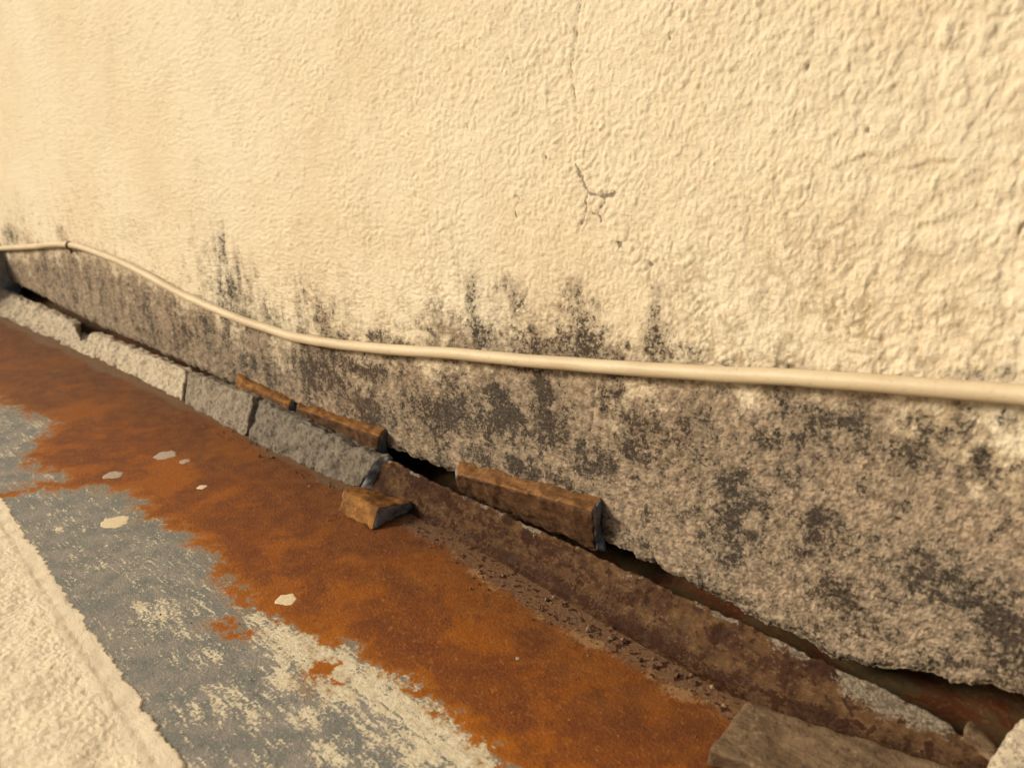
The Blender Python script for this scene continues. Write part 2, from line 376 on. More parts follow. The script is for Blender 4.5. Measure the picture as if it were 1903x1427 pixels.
    ux = X + .0030*perlin2(X*60, Z*60, 26); uz = Z + .0030*perlin2(X*60, Z*60, 27)
    sx, sz = ux*.9+uz*.43, -ux*.43+uz*.9
    pa = cells(sx*118, sz*140, 3); pb = cells(ux*215, uz*235, 4)
    dab = (pa*.85 + pb*.85 - .70)*calm + perlin2(X*430, Z*430, 32)*.42 + perlin2(X*800, Z*800, 47)*.30 + perlin2(X*75, Z*85, 30)*.35
    dab2 = cells(ux*72, uz*80, 5)*1.0 - .35 + perlin2(ux*55, uz*58, 34)*.5
    fl = perlin2(ux*75, uz*65, 40); fl2 = perlin2(ux*120+3, uz*95, 41)   # lifted paint flakes with soft lips
    lip = (sstep(-.02, .10, fl)*.55 + sstep(.0, .10, fl2)*.40)*large
    grain = perlin2(X*380, Z*380, 35)*.5 + perlin2(X*720, Z*720, 36)*.6 + perlin2(X*170, Z*170, 37)*.6
    wsm = sstep(.2, .8, worn)
    H = (1-.75*wsm)*(dab*.00104*(1-.22*large) + dab2*.00088*large + lip*.00085) + wsm*grain*.00085 + perlin2(X*9, Z*9, 38)*.0016 + perlin2(X*28, Z*28, 42)*.0004
    H = H*fin - sstep(.0016, .0002, d)*.0008
    Hs = dab*.75 + large*(dab2*.4 + lip*.3-.25)
    cav = np.clip(.5 - Hs*.75, 0, 1)
    dirt = np.clip(sstep(.45, .95, cav)*(.10+.14*sstep(-.6, 1.2, lowf)+.75*sstep(.13, .0, D)*sstep(-.9, .8, nz)*sstep(-.02, -.14, X)), 0, .85) + .05*sstep(.8, 2.2, nz)
    dirt = np.clip(dirt + sstep(.3, -.1, np.abs(worn-.42))*.30 + .75*right*sstep(.0, -.03, D)*sstep(-1.2, .8, nz), 0, .85)
    grn = sstep(-1.6, 1.6, fbm2(X, Z, 170, 4, .75, 44))
    # the long loose paint edge at the upper right
    ec = [(p[0], p[2]) for p in L([(1500, 290), (1545, 312), (1600, 290), (1617, 282), (1650, 306), (1690, 312), (1730, 298), (1800, 300)])]
    de = dist_line(X, Z, ec); ez = np.interp(X, [q[0] for q in ec], [q[1] for q in ec])
    flap = sstep(.014, 0, de)*sstep(-.0006, .0006, Z-ez)*sstep(ec[0][0]-.002, ec[0][0]+.006, X)*sstep(ec[-1][0]+.002, ec[-1][0]-.008, X)
    H = H + flap*.0011*(1+.5*perlin2(X*80, Z*80, 48))
    # broken bottom edge: chips and a rounded arris
    H = H - sstep(.005, 0, T)*.0022 - sstep(.012, .0, T)*np.clip(perlin2(X*60, Z*0, 39)+.1, 0, 1)*.004
    Yv = -H
    V = np.stack([X, Yv, Z], -1)
    # returned underside
    under = []
    for k, (dy, dz) in enumerate([(.003, .0006), (.012, .0016), (.035, .004), (.085, .010)]):
        under.append(np.stack([x0, np.zeros_like(x0)+dy+.0012*perlin2(x0*160, x0*0+k, 50), bz+dz+.001*perlin2(x0*200, x0*0+k, 51)], -1))
    V = np.concatenate([np.array(under[::-1]), V], 0)
    pad = lambda A, v=None: np.concatenate([np.repeat(A[:1] if v is None else np.full_like(A[:1], v), 4, 0), A], 0)
    nr, nc = V.shape[:2]
    root = empty('stucco_wall', (0, 0, 0))
    tag(root, 'tall cream stucco wall with black mould along its broken lower edge', 'wall')
    mesh_obj('render_coat', V.reshape(-1, 3), grid_faces(nr, nc), M_WALL, root,
             attrs={'worn': pad(sstep(.25, .75, worn + nb*.10), 1.0), 'film': pad(film, .5), 'black': pad(black, .2), 'crack': pad(d*1000, 40), 'dirt': pad(dirt, .5),
                    'tone': pad(tone), 'grain': pad(grn)})
    # masonry core behind the coat, seen through the gap at its foot
    b = Nodes('masonry_core'); m = b.done(b.mix(b.step(b.noise(120, 4), .4, .6), (0.10, 0.07, 0.05), (0.19, 0.15, 0.10)), .95)
    v = np.array([(x, y, z) for x in (-3.2, 1.6) for y in (.086, .30) for z in (-.05, 2.45)])
    mesh_obj('masonry_core', v, [(0, 1, 3, 2), (4, 6, 7, 5), (0, 4, 5, 1), (2, 3, 7, 6), (0, 2, 6, 4), (1, 5, 7, 3)], m, root, False)

CABLE_PX = [(-160, 472), (-80, 466), (0, 462), (56, 459), (98, 454.5), (126, 455), (146, 458), (168, 465), (224, 487), (280, 515), (336, 546), (392, 571), (448, 594), (500, 611), (546, 626), (630, 640),
            (714, 648.5), (850, 658), (990, 671), (1130, 682), (1285, 692), (1446, 700), (1510, 704), (1720, 720), (1903, 734), (2050, 747), (2300, 774), (2700, 800)]

# ------------------------------------------------------------------ the rusted sheet metal ledge
def ledge():
    root = empty('metal_ledge', (0, 0, 0))
    tag(root, 'rusty sheet metal ledge with flaking grey paint running along the wall foot', 'ledge')
    a = np.concatenate([np.linspace(-2.2, -1.2, 90)[:-1], np.linspace(-1.2, -.05, 620), np.linspace(-.05, 1.2, 110)[1:]])
    b = np.linspace(-.36, -.013, 240)
    X, Y = np.meshgrid(a, b)
    G = lambda pts: [tuple(on_ledge(x, y)[:2]) for x, y in pts]
    edge = G([(0, 745), (50, 768), (105, 790), (75, 822), (45, 850), (60, 868), (112, 880), (120, 892), (60, 900), (75, 906), (200, 905), (262, 925), (272, 962), (335, 984), (395, 1028), (418, 1078), (452, 1108),
              (455, 1135), (540, 1148), (600, 1188), (655, 1200), (690, 1232), (755, 1258), (790, 1300), (850, 1338), (900, 1380), (940, 1427), (1000, 1500)])
    poly = [(-2.3, edge[0][1]-.01), *edge, (.3, -.20), (1.3, -.21), (1.3, -.5), (-2.3, -.5)]
    ln = [(-2.3, edge[0][1]-.01), *edge, (.3, -.20), (1.3, -.21)]
    sd = dist_line(X, Y, ln)*1000; sd = np.where(inside(X, Y, poly), -sd, sd); sd = np.clip(sd, -80, 80)
    for tongue in [[(0, 920), (50, 908), (100, 903)], [(420, 1160), (440, 1175)]]:
        q = G(tongue); sd = np.maximum(sd, 3.0-dist_line(X, Y, q)*1000)
    sd = np.maximum(sd, 5.5-dist_line(X, Y, G([(605, 1245), (615, 1260)]))*1000)
    cream = np.full(X.shape, .23) + .06*fbm2(X, Y, 40, 3, .6, 60)
    def blob(px, py, r, amp):
        nonlocal cream
        c = on_ledge(px, py); cream = np.maximum(cream, amp*np.exp(-((X-c[0])/(r*1.5))**2-((Y-c[1])/r)**2))
    for q in [(300, 1140, .022, .48), (260, 1130, .010, .55), (380, 1130, .014, .42), (350, 1180, .014, .42), (390, 1220, .012, .5), (430, 1300, .018, .5), (470, 1330, .012, .5), (520, 1180, .020, .66), (560, 1200, .022, .78),
              (530, 1260, .016, .62), (610, 1230, .022, .78), (560, 1330, .014, .55), (640, 1280, .022, .62), (690, 1270, .020, .72), (740, 1300, .022, .66), (700, 1340, .02, .5), (800, 1340, .02, .75), (780, 1390, .022, .62), (860, 1390, .018, .75),
              (620, 1400, .016, .5), (690, 1410, .012, .4), (145, 1030, .012, .34), (110, 985, .008, .4), (260, 1010, .02, .28), (260, 1060, .03, .30), (330, 1080, .03, .30), (70, 790, .015, .42), (90, 885, .012, .36), (20, 840, .02, .34),
              (170, 1100, .012, .22), (480, 1150, .012, .55), (900, 1420, .01, .7), (350, 1030, .02, .3), (400, 1090, .02, .32)]:
        blob(*q)
    w = perlin2(X*14, Y*14, 61)*.008 + perlin2(X*40, Y*40, 62)*.004
    yl = np.interp(X, [-1.5, -1.2, -.9, -.6, -.41, -.26, -.16, .2], [-.072, -.062, -.046, -.046, -.050, -.056, -.059, -.06]) + w
    dust = sstep(-.010, .006, Y-yl)*.72 + .22*sstep(-.75, -1.25, X)*sstep(-.17, -.11, Y)
    tan = np.exp(-((Y-yl)/.007)**2)*sstep(-.47, -.40, X)*(.45+.35*fbm2(X, Y, 30, 3, .6, 68)) + .25*np.exp(-((Y-yl+.01)/.02)**2)
    spot = sstep(-.010, .004, Y-yl)*sstep(-.60, -.5, X)
    Z = perlin2(X*3, Y*5, 63)*.0012 + perlin2(X*25, Y*25, 64)*.0002
    Z = Z*sstep(-.030, -.045, Y) - .0008*sstep(-.030, -.020, Y)
    mesh_obj('sheet', np.stack([X, Y, Z], -1).reshape(-1, 3), grid_faces(*X.shape), M_LEDGE, root,
             attrs={'paint_edge': sd, 'dull': np.clip(.62*sstep(-.13, -.055, Y+.02*perlin2(X*8, Y*14, 66)) + .62*sstep(-.75, -1.15, X), 0, .85), 'cream': cream, 'dust': dust, 'mottle': sstep(-1.3, 1.3, fbm2(X, Y, 55, 4, .65, 65)), 'lowrust': .85*sstep(-.2, 1.4, fbm2(X, Y, 13, 5, .65, 67)), 'tan': tan, 'spot': spot})
    # turned-up edge against the wall
    prof = [(-.040, -.0012), (-.0345, .0004), (-.0305, .0016), (-.0270, .0050), (-.0235, .0110), (-.0205, .0170), (-.0178, .0230), (-.0156, .0280), (-.0146, .0310), (-.0135, .0324), (-.0123, .0321), (-.0122, .0300), (-.0125, .022), (-.013, .006)]
    P = []
    for (p0, p1) in zip(prof[:-1], prof[1:]):
        for k in range(3): P.append((p0[0]+(p1[0]-p0[0])*k/3, p0[1]+(p1[1]-p0[1])*k/3))
    P.append(prof[-1]); P = np.array(P)
    u = np.concatenate([np.linspace(-.60, .0, 520), np.linspace(0, 1.2, 90)[1:]])
    X, PY = np.meshgrid(u, P[:, 0]); PZ = np.meshgrid(u, P[:, 1])[1]
    kx = np.interp(X, [-.62, -.40, -.26, -.18, -.08, .1], [.42, .48, .88, 1.05, .85, .8])
    PY = np.where(PY < -.0146, -.0146+(PY+.0146)*kx, PY)
    hfac = np.clip(PZ/.032, 0, 1)
    Yv = PY + hfac*(perlin2(X*12, X*0, 70)*.0016 + perlin2(X*60, X*0, 71)*.0005) + perlin2(X*160, PZ*200+PY*90, 72)*.0008 + perlin2(X*45, PZ*60, 77)*.0012*hfac
    low = np.interp(X, [-.085, -.06, -.052, -.035, .2], [0, .05, .16, .22, .25])
    Zv = PZ*(1-low) + hfac*(perlin2(X*55, X*0+3, 73)*.0018 + perlin2(X*200, X*0+3, 74)*.0013)
    cem_glint = np.zeros_like(X)
    for (px, py, r, am) in [(1440, 1195, .007, .7), (1480, 1215, .008, .75), (1590, 1275, .010, 1.0), (1640, 1300, .011, .95), (1700, 1330, .010, .8), (1740, 1345, .008, .9), (1345, 1143, .005, .7), (1290, 1125, .005, .5), (925, 955, .006, .55), (985, 990, .006, .55), (1160, 1075, .008, .5), (880, 935, .005, .5), (1240, 1150, .01, .35)]:
        c = on_wall(px, py, -.018); cem_glint = np.maximum(cem_glint, am*np.exp(-((X-c[0])/(r*1.4))**2-((Zv-c[2])/r)**2))
    cem_glint = np.maximum(cem_glint, .95*sstep(.0285, .0310, Zv)*sstep(.12, .45, perlin2(X*38, X*0, 79)))  # lip highlight painted as pale rim segments, alongside the cement remains
    red = np.zeros_like(X)
    for (px, py, r, am) in [(770, 895, .012, 1.0), (820, 920, .008, .8), (935, 970, .0045, 1.5), (975, 1000, .005, 1.6), (1190, 1070, .006, .7), (1520, 1240, .007, 1.3), (1545, 1255, .006, 1.4), (1060, 1090, .012, .6), (1330, 1180, .005, .8), (700, 890, .012, .7), (900, 1010, .014, .6)]:
        c = on_wall(px, py, -.020); red = np.maximum(red, am*np.exp(-((X-c[0])/(r*1.3))**2-((Zv-c[2])/r)**2))
    red = np.maximum(red, .62*np.exp(-((Zv-.004-.005*perlin2(X*25, X*0, 76))/.005)**2)) + .12*sstep(.5, 1.5, fbm2(X, Zv, 40, 3, .6, 78))
    mesh_obj('upstand', np.stack([X, Yv, Zv], -1).reshape(-1, 3), grid_faces(*X.shape), M_UP, root, attrs={'cement_glint': cem_glint, 'red': red, 'mottle': sstep(-1.2, 1.2, fbm2(X, Zv, 60, 4, .65, 75, .5, 1.0))})
    # inner strip of the sheet, dropping into the joint below the coat
    n = Nodes('joint_metal'); n1 = n.noise(60, 4, .6, vec=n.map((.5, 1, 1)))
    c = n.mix(n.step(n1, .38, .62), (0.085, 0.026, 0.010), (0.085, 0.060, 0.026)); c = n.mix(n.step(n.noise(300, 4), .5, .7, 0, .6), c, (0.15, 0.075, 0.034))
    mj = n.done(c, .7, n.bump(n.noise(400, 4), .001, .6), .1)
    u = np.linspace(-1.8, 1.2, 500); pr = np.array([(-.0135, -.006), (-.010, -.006), (-.004, -.005), (.010, -.004), (.030, .000), (.060, .010), (.078, .03), (.084, .09)])
    X, PY = np.meshgrid(u, pr[:, 0]); PZ = np.meshgrid(u, pr[:, 1])[1]
    PZ = PZ + perlin2(X*50, PY*90, 80)*.0025 + .013*sstep(-.27, -.16, X)*sstep(-.0135, .0, PY); PY = PY + perlin2(X*70, PZ*90, 81)*.0012
    mesh_obj('joint_strip', np.stack([X, PY, PZ], -1).reshape(-1, 3), grid_faces(*X.shape), mj, root)
    # dried drops of cream paint on the sheet
    d = Nodes('dried_paint'); md = d.done(d.mix(d.step(d.noise(500, 3), .35, .7), (0.70, 0.58, 0.37), (0.60, 0.48, 0.30)), .6, d.bump(d.noise(500), .0005, .4))
    e = Nodes('dusty_paint'); me_ = e.done(e.mix(e.step(e.noise(400, 3), .35, .7), (0.42, 0.34, 0.26), (0.34, 0.26, 0.19)), .65, e.bump(e.noise(500), .0005, .4))
    for k, (px, py, wpx, m) in enumerate([(216, 970, 50, md), (308, 846, 42, me_), (210, 883, 36, me_), (343, 857, 20, me_), (532, 1113, 38, md), (375, 905, 18, md), (110, 983, 16, md), (962, 1222, 8, me_)]):
        c = on_ledge(px, py); depth = float((c-CAM) @ FW); r = wpx/2*depth/FPX
        na = 28; th = np.linspace(0, 2*np.pi, na, endpoint=False)
        rr = 1 + .26*perlin2(np.cos(th)*1.3+k*3, np.sin(th)*1.3, 90+k) + .16*perlin2(np.cos(th)*3+k*3, np.sin(th)*3, 91)
        rings = [(1.0, 0.0), (.96, .00030), (.86, .00040), (.5, .00045)]
        zz = float(perlin2(np.array([c[0]*3]), np.array([c[1]*5]), 63)[0])*.0012
        v = [(c[0]+r*s*q*math.cos(t_), c[1]+r*s*q*math.sin(t_)*.95, zz-.0002+h) for s, h in rings for t_, q in zip(th, rr)]
        f = [(i*na+j, i*na+(j+1) % na, (i+1)*na+(j+1) % na, (i+1)*na+j) for i in range(3) for j in range(na)]
        v.append((c[0], c[1], zz+.0003)); f += [(3*na+j, 3*na+(j+1) % na, len(v)-1, len(v)-1) for j in range(na)]
        me2 = bpy.data.meshes.new('paint_drop'); me2.from_pydata(v, [], [tuple(dict.fromkeys(q)) for q in f]); me2.materials.append(m)
        for p_ in me2.polygons: p_.use_smooth = True
        o = bpy.data.objects.new('paint_drop', me2); sc.collection.objects.link(o); o.parent = root

# ------------------------------------------------------------------ rough chunks of mortar
def chunk(name, corners, mats, label, cat, group=None, r=.002, rough=.0012, cell=.0022, seed=1, ends=(0, 1), origin=None):
    """corners[side][front/back][bottom/top]: a rough block; side 0 = far end, 1 = near end; broken ends take mats[1]"""
    c = np.array(corners, dtype=float)
    ln = [np.linalg.norm(c[1].mean((0, 1))-c[0].mean((0, 1))), np.linalg.norm(c[:, 1].mean((0, 1))-c[:, 0].mean((0, 1))), np.linalg.norm(c[:, :, 1].mean((0, 1))-c[:, :, 0].mean((0, 1)))]
    ax = []
    for l in ln:
        rr = min(r, l*.3); n = max(2, int(round((l-2*rr)/cell)))
        ax.append(np.concatenate([[0, rr*.3, rr*.65], np.linspace(rr, l-rr, n+1), [l-rr*.65, l-rr*.3, l]]))
    n = [len(a) for a in ax]; idx = {}; P = []; F = []; MI = []
    def vid(i, j, k):
        if (i, j, k) not in idx: idx[(i, j, k)] = len(P); P.append((ax[0][i], ax[1][j], ax[2][k]))
        return idx[(i, j, k)]
    for a in range(3):
        b, d = [(1, 2), (2, 0), (0, 1)][a]
        for s in (0, 1):
            for i in range(n[b]-1):
                for j in range(n[d]-1):
                    q = []
                    for (di, dj) in ((0, 0), (1, 0), (1, 1), (0, 1)):
                        t = [0, 0, 0]; t[a] = (n[a]-1)*s; t[b] = i+di; t[d] = j+dj; q.append(vid(*t))
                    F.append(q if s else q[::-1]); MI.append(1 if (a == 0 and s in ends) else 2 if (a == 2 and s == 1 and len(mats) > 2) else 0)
    P = np.array(P); L = np.array(ln); R = np.minimum(r, L*.3)
    q = np.clip(P, R, L-R); dlt = (P-q)/R; m = np.linalg.norm(dlt, axis=1, keepdims=True)
    P = q + dlt/np.maximum(m, 1e-9)*R
    u = P/L
    W = 0
    for i in (0, 1):
        for j in (0, 1):
            for k in (0, 1):
                W = W + ((u[:, 0] if i else 1-u[:, 0])*(u[:, 1] if j else 1-u[:, 1])*(u[:, 2] if k else 1-u[:, 2]))[:, None]*c[i, j, k]
    # outward direction, then broken relief
    F = np.array(F)
    fn = np.cross(W[F[:, 2]]-W[F[:, 0]], W[F[:, 3]]-W[F[:, 1]])
    vn = np.zeros_like(W)
    for k in range(4): np.add.at(vn, F[:, k], fn)
    vn /= np.linalg.norm(vn, axis=1, keepdims=True)+1e-12
    if np.mean(((W-W.mean(0))*vn).sum(1)) < 0: vn = -vn; F = F[:, ::-1]
    dsp = perlin3(W*55, seed)*1.7 + perlin3(W*150, seed+1)*.8 + perlin3(W*430, seed+2)*.40
    edge = sstep(.75, 1.0, m[:, 0]/1.2)*np.clip(perlin3(W*110, seed+5)+.1, 0, 1)*1.6
    W = W + vn*(rough*(dsp - 1.6*edge))[:, None]
    base = np.array(origin if origin is not None else [W[:, 0].mean(), W[:, 1].mean(), W[:, 2].min()])
    o = mesh_obj(name, W-base, F, mats, None, True, MI); o.location = base
    return tag(o, label, cat, group)

def sect(x, foot, top, back_top, back_foot, z0=0.0):
    """one end of a fillet block: (y,z) of the face foot, face top, back top and back foot"""
    return [[(x, foot[0], foot[1]), (x, top[0], top[1])], [(x, back_foot[0], back_foot[1]), (x, back_top[0], back_top[1])]]

def blocks():
    g = 'grey mortar blocks along the wall foot'
    G = lambda px, py, z=0: on_ledge(px, py, z)
    W = lambda px, py, y=-.02: on_wall(px, py, y)
    def fil(name, fl, fr, tl, tr, mats, label, seed, ytop=-.020, skew=(0, 0), **kw):
        a, b = G(*fl), G(*fr); c, d = W(*tl, ytop), W(*tr, ytop)
        sec = lambda f, t: [[(f[0], f[1], -.001), (t[0], t[1], t[2])], [(t[0]+.002, -.0135, -.001), (t[0]+.004, -.0070, t[2]-.002)]]
        chunk(name, [sec(a, c), sec(b, d)], mats, label, 'mortar', g, seed=seed, **kw)
    fil('mortar_block', (-60, 565), (163, 657), (-60, 512), (133, 598), [M_PALE, M_PALE], 'pale mortar block at the far end, under the left end of the cable', 3, rough=.0024, cell=.0034, r=.004)
    fil('mortar_block', (150, 652), (338, 746), (168, 616), (343, 688), [M_PALE, M_PALE], 'long pale cream-grey mortar block, second from the far end of the row', 9, rough=.0021, cell=.0028, r=.003)
    fil('mortar_block', (343, 749), (454, 814), (349, 691), (470, 737), [M_GREY, M_GREY], 'short grey mortar block, third in the row, between two cracks', 15, rough=.0019, cell=.0024, r=.0028)
    fil('mortar_block', (461, 818), (662, 910), (479, 741), (701, 851), [M_DARK, M_BREAK], 'long dark grey mortar block with a broken near end, last of the row', 21, rough=.0019, cell=.0019, r=.0022)
    fil('mortar_block', (112, 640), (176, 668), (118, 618), (178, 640), [M_PALE, M_PALE], 'low pale mortar piece under the notch between the two farthest blocks', 27, ytop=-.030, rough=.0016, cell=.003, r=.003)
    # rust stained strips wedged between the blocks and the wall
    g2 = 'rust-brown mortar strips stuck to the wall foot'
    def strip(tl, tr, rl, rr_, bl, br, mats, label, seed, y=-.014, cut=.002, **kw):
        a, b, c, d, e, f = on_wall(*tl), on_wall(*tr), on_wall(*rl, y), on_wall(*rr_, y), on_wall(*bl, y+cut), on_wall(*br, y+cut)
        sec = lambda t, r_, bo: [[tuple(bo), tuple(r_)], [(bo[0]+.003, .002, bo[2]), (t[0], .003, t[2])]]
        chunk('mortar_strip', [sec(a, c, e), sec(b, d, f)], mats, label, 'mortar', g2, seed=seed, **kw)
    strip((437, 690), (543, 740), (436, 700), (538, 752), (440, 728), (538, 772), [M_BROWN, M_BREAK], 'short orange-brown mortar strip, farthest of the three rust-stained strips', 31, y=-.009, rough=.0016, cell=.002, r=.0018)
    strip((552, 747), (716, 795), (549, 757), (706, 812), (556, 790), (700, 856), [M_STRIP_SHADE, M_BREAK, M_BROWN], 'orange-brown mortar strip above the end of the grey block row', 37, y=-.012, cut=.006, rough=.0016, cell=.002, r=.0018)  # front face in the painted shade colour, upper face in the lighter brown
    strip((848, 852), (1116, 922), (846, 880), (1102, 950), (852, 915), (1108, 1026), [M_STRIP_SHADE, M_BREAK, M_STRIP_LIT], 'long dark brown mortar strip with a grey broken end, beside the open joint', 43, y=-.018, cut=.014, rough=.0015, cell=.0016, r=.0022)
    # loose pieces lying on the ledge
    fl, fr, br = G(627, 952), G(692, 986), G(770, 946)
    bl = fl + (br-fr)*1.0
    tfl, tfr, tbr = G(640, 912, .015), G(704, 945, .017), G(768, 932, .009); tbl = G(655, 900, .014)
    chunk('mortar_lump', [[[fl, tfl], [bl, tbl]], [[fr, tfr], [br, tbr]]], [M_BROWN, M_BREAK], 'small loose brown mortar lump lying on the rusty ledge', 'mortar', 'loose mortar pieces', seed=51, rough=.0011, cell=.0018, r=.0016)
    chunk('mortar_lump', [[[(-.146, -.093, .0), (-.1445, -.0960, .0145)], [(-.147, -.050, .002), (-.1445, -.0531, .0170)]], [[(-.01, -.062, .0), (-.01, -.066, .017)], [(-.01, -.030, .006), (-.01, -.026, .027)]]], [M_SLAB, M_SLAB],
          'large flat brown mortar slab at the bottom edge, lying against the upstand', 'mortar', 'loose mortar pieces', seed=57, rough=.0008, cell=.0022, r=.002)
    chunk('mortar_lump', [[[(-.038, -.024, .020), (-.0335, -.020, .0405)], [(-.034, -.003, .020), (-.032, -.004, .045)]], [[(.06, -.026, .020), (.06, -.022, .046)], [(.06, -.003, .020), (.06, -.004, .050)]]], [M_PALE, M_PALE],
          'pale grey mortar piece cut off by the bottom right corner', 'mortar', 'loose mortar pieces', seed=63, rough=.0012, cell=.0022, r=.003)
    c = on_wall(1830, 1375, -.014)
    chunk('mortar_flake', [[[c+(-.008, -.002, -.005), c+(-.009, -.001, .004)], [c+(-.008, .004, -.005), c+(-.008, .004, .005)]], [[c+(.006, -.003, -.009), c+(.006, -.002, -.002)], [c+(.006, .003, -.009), c+(.006, .003, -.001)]]],
          [M_SLAB, M_SLAB], 'small tan mortar flake perched on the upstand near the bottom right', 'mortar', None, seed=71, rough=.0009, cell=.0012, r=.0015)

# ------------------------------------------------------------------ cable
def cable():
    r = .0047
    p = np.array([on_wall(x, y, -r-.0008) for x, y in CABLE_PX])
    p = np.concatenate([p[:-1], [(x_, -r-.0008, p[-2][2]+(x_-p[-2][0])*.12) for x_ in (.15, .4, .8, 1.3, 1.8)]])
    pts = []
    for i in range(1, len(p)-2):
        p0, p1, p2, p3 = p[i-1:i+3]; L = np.linalg.norm(p2-p1); n = max(4, int(L/.006))
        for t in np.linspace(0, 1, n, endpoint=False):
            pts.append(.5*((2*p1)+(-p0+p2)*t+(2*p0-5*p1+4*p2-p3)*t*t+(-p0+3*p1-3*p2+p3)*t**3))
    pts = np.array(pts); s = np.arange(len(pts))
    pts[:, 2] += .0004*perlin2(pts[:, 0]*25, pts[:, 0]*0, 95); pts[:, 1] += .0003*perlin2(pts[:, 0]*18, pts[:, 0]*0, 96)
    tg = np.gradient(pts, axis=0); tg /= np.linalg.norm(tg, axis=1)[:, None]
    n1 = np.cross(tg, [0, 1.0, 0]); n1 /= np.linalg.norm(n1, axis=1)[:, None]; n2 = np.cross(tg, n1)
    na = 24; th = np.linspace(0, 2*np.pi, na, endpoint=False)
    V = pts[:, None]+r*(n1[:, None]*np.cos(th)[None, :, None]+n2[:, None]*np.sin(th)[None, :, None])
    i = np.arange(len(pts)*na).reshape(len(pts), na); j = np.roll(i, -1, 1)
    F = np.stack([i[:-1], j[:-1], j[1:], i[1:]], -1).reshape(-1, 4)
    n = Nodes('cable_sheath'); n1_ = n.noise(60, 4, .6, vec=n.map((.3, 1, 1)))
    c = n.mix(n.step(n1_, .35, .7), (0.58, 0.47, 0.295), (0.50, 0.39, 0.235)); c = n.mix(n.step(n.noise(220, 5, .8), .54, .76, 0, .7), c, (0.30, 0.21, 0.12))
    z = n.sep()[2]
    m = n.done(c, .5, n.bump(n.noise(500, 3), .0003, .35), .35)
    o = mesh_obj('cable', V.reshape(-1, 3), F, m)
    tag(o, 'cream painted round cable running along the wall', 'cable')
    # a small dark nail clip at the bend
    c0 = on_wall(138, 456, 0); root = empty('cable_clip', c0)
    tag(root, 'small rusty nail clip holding the cable at its bend', 'clip')
    k = Nodes('rusty_nail'); mk = k.done(k.mix(k.noise(300), (0.10, 0.055, 0.025), (0.06, 0.035, 0.02)), .7, None, .4)
    a = np.linspace(-.2, np.pi+.2, 14); R = r+.0009; vv = []
    for x in (-.0030, .0030):
        for ri in (R, R+.0012):
            for t in a: vv.append((x, -(r+.0008)-ri*math.sin(t)*1.0, ri*math.cos(t)))
    n_ = len(a); ff = []
    for q in range(n_-1):
        o0, o1, o2, o3 = q, n_+q, 2*n_+q, 3*n_+q
        ff += [(o0, o0+1, o2+1, o2), (o1, o3, o3+1, o1+1), (o0, o1, o1+1, o0+1), (o2, o2+1, o3+1, o3)]
    mesh_obj('band', np.array(vv), np.array(ff), mk, root)
    th = np.linspace(0, 2*np.pi, 12, endpoint=False); hv = []
    for (rad, y) in ((.0012, .006), (.0012, -.0050), (.0030, -.0055), (.0030, -.0068), (.0015, -.0074)):
        hv += [(rad*math.cos(t), y, -r-.0042+rad*math.sin(t)) for t in th]
    hf = [(q*12+w, q*12+(w+1) % 12, (q+1)*12+(w+1) % 12, (q+1)*12+w) for q in range(4) for w in range(12)]
    mesh_obj('nail', np.array(hv), np.array(hf), mk, root)

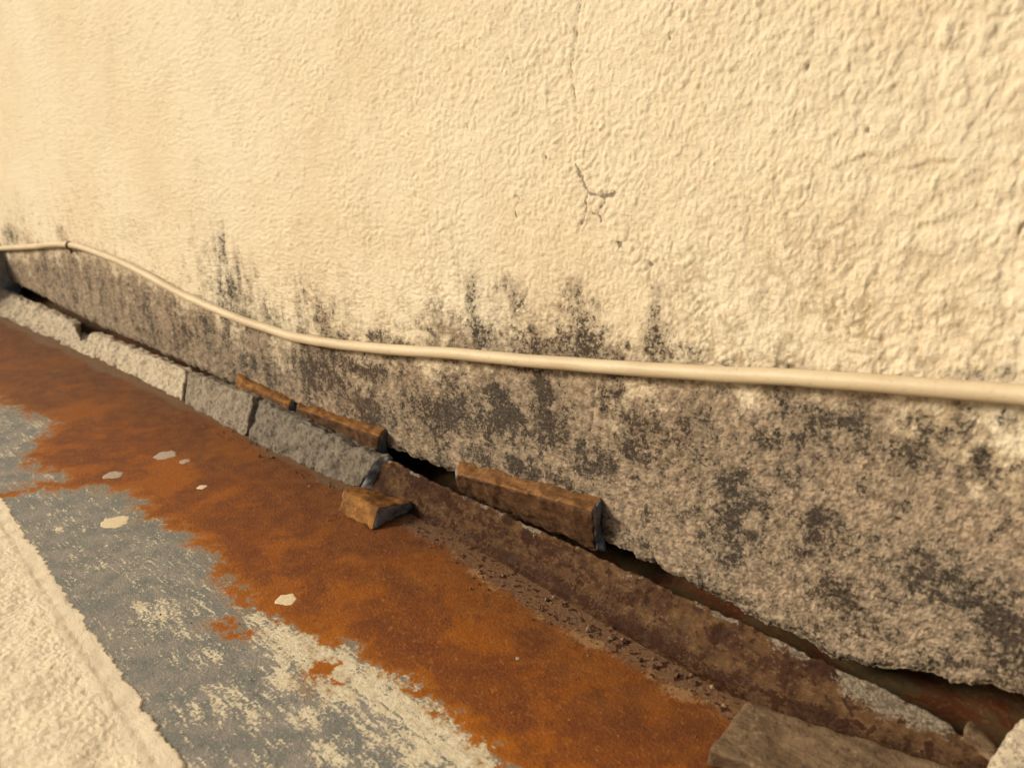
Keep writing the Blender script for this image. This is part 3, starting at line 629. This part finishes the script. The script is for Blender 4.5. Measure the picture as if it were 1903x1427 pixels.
# ------------------------------------------------------------------ plaster kerb in the foreground, and the low plaster nib at the far end
def plaster_material(name, base, dark):
    n = Nodes(name); n1, n2 = n.noise(40, 4, .6), n.noise(500, 4, .65)
    c = n.mix(n.step(n1, .35, .7), base, tuple(x*.93 for x in base)); c = n.mix(n.step(n2, .52, .75, 0, .4), c, dark)
    cv = n.attr('cavity'); c = n.mix(n.step(cv, .45, 1.0, 0, .55), c, dark)
    return n.done(c, .85, n.bump(n.noise(900, 4, .65), .0008, .7), .25)
def kerb():
    x = np.concatenate([np.linspace(-2.2, -.82, 170)[:-1], np.linspace(-.82, -.26, 470), np.linspace(-.26, .3, 190)[1:], np.linspace(.3, 1.2, 40)[1:]])
    v = np.concatenate([np.linspace(0, .030, 42), np.linspace(.030, .15, 140)[1:], np.linspace(.15, .42, 80)[1:]])
    X, V = np.meshgrid(x, v)
    e0 = on_ledge(0, 922); e1 = on_ledge(345, 1427)
    ey = e0[1] + (X-e0[0])*(e1[1]-e0[1])/(e1[0]-e0[0])
    ey = np.clip(ey, -.30, -.24)
    rag = perlin2(X*40, X*0, 100)*.0016 + perlin2(X*130, V*60, 101)*.0022 + np.abs(perlin2(X*230, V*120, 102))*.0034*(.5+perlin2(X*17, X*0, 113)) + perlin2(X*420, V*200, 103)*.0016
    Y = ey + rag*sstep(.005, 0, V) - V + .0012*perlin2(X*180, V*180, 112)*sstep(0, .006, V)
    z = np.interp(V, [0, .0008, .004, .010, .0135, .016, .05, .15, .42], [-.0008, .0004, .0007, .0010, .0018, .0020, .0030, .0055, .012])
    dense = sstep(.012, .006, np.gradient(x))[None, :]*np.ones_like(X)
    wx = X+.002*perlin2(X*150, Y*150, 104); wy = Y+.002*perlin2(X*150, Y*150, 105)
    tex = cells(X*210, Y*210, 9)*.6-.3 + perlin2(X*240, Y*240, 107)*.5 + perlin2(X*520, Y*520, 108)*.6
    amt = sstep(.012, .020, V)*.00048 + sstep(.002, .008, V)*.0002
    Z = z + tex*amt*dense + perlin2(X*30, Y*30, 109)*.0012*sstep(.004, .02, V) + sstep(.0, .004, V)*perlin2(X*90, Y*90, 110)*.0005
    top = np.stack([X, Y, Z], -1)
    drop = np.array([[(a, b-.002, zz) for a, b in zip(top[-1, :, 0], top[-1, :, 1])] for zz in (-.02, -.5)])
    top = np.concatenate([top, drop], 0)
    cav = np.clip(.5-tex*.6, 0, 1)*sstep(.010, .02, V); cav = np.concatenate([cav, np.repeat(cav[-1:]*0+.4, 2, 0)], 0)
    o = mesh_obj('plaster_kerb', top.reshape(-1, 3), grid_faces(*top.shape[:2], flip=True), plaster_material('kerb_plaster', (0.80, 0.69, 0.50), (0.60, 0.47, 0.29)), attrs={'cavity': cav})
    tag(o, 'cream plaster kerb with a ragged edge along the grey painted metal', 'kerb')
    # nib
    c0 = on_wall(5, 470)[0]
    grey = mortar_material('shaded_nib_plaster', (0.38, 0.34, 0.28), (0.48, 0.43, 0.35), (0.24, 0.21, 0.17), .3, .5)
    chunk('plaster_nib', [[[(c0-.14, -.34, -.01), (c0-.14, -.34, .095)], [(c0-.14, .02, -.01), (c0-.14, .02, .105)]], [[(c0+.02, -.34, -.01), (c0, -.34, .095)], [(c0+.012, .02, -.01), (c0, .02, .105)]]],
          [grey, grey], 'low grey-tan plaster nib closing the far end of the ledge', 'plaster', None, seed=81, rough=.002, cell=.008, r=.01)

# ------------------------------------------------------------------ ground far below, and grit on the ledge
def ground():
    n = Nodes('ground_concrete'); m = n.done(n.mix(n.noise(3, 5), (0.22, 0.21, 0.19), (0.32, 0.30, 0.27)), .9, n.bump(n.noise(40, 4), .004, .5))
    o = mesh_obj('ground', np.array([(-60, -60, -.5), (60, -60, -.5), (60, 60, -.5), (-60, 60, -.5)]), np.array([(0, 1, 2, 3)]), m, None, False)
    tag(o, kind='structure')
def grit():
    rs = np.random.default_rng(5); V = []; F = []
    ico = np.array([(1, 0, 0), (-1, 0, 0), (0, 1, 0), (0, -1, 0), (0, 0, 1), (0, 0, -1)], float)
    fc = [(0, 2, 4), (2, 1, 4), (1, 3, 4), (3, 0, 4), (2, 0, 5), (1, 2, 5), (3, 1, 5), (0, 3, 5)]
    for k in range(260):
        x = rs.uniform(-.62, -.03); t = rs.random()
        y = -.036-abs(rs.normal())*.016 if t < .75 else rs.uniform(-.24, -.05)
        s = rs.uniform(.0003, .0009) if rs.random() < .9 else rs.uniform(.001, .0016)
        q = ico*s*rs.uniform(.6, 1.3, (6, 3)) + (x, y, s*.4); b = len(V)
        V += [tuple(a) for a in q]; F += [(a+b, c+b, d+b) for a, c, d in fc]
    for k in range(90):
        x = rs.uniform(-.80, -.04); y = rs.uniform(-.052, -.034) if rs.random() < .55 else rs.uniform(-.006, .012)
        if y < -.02 and x < -.55: y -= .006
        s = rs.uniform(.0008, .0022); z0 = .0 if y < -.02 else (.010 if x > -.18 else -.003)
        q = ico*s*rs.uniform(.5, 1.4, (6, 3)) + (x, y, z0+s*.45); b = len(V)
        V += [tuple(a) for a in q]; F += [(a+b, c+b, d+b) for a, c, d in fc]
    n = Nodes('grit'); m = n.done(n.mix(n.step(n.noise(200), .4, .6), (0.07, 0.03, 0.016), (0.24, 0.15, 0.08)), .9)
    o = mesh_obj('grit', np.array(V), np.array(F), m, None, False); tag(o, 'fine brown grit scattered along the ledge', 'grit', kind='stuff')

ground(); wall(); ledge(); kerb(); blocks(); cable(); grit()
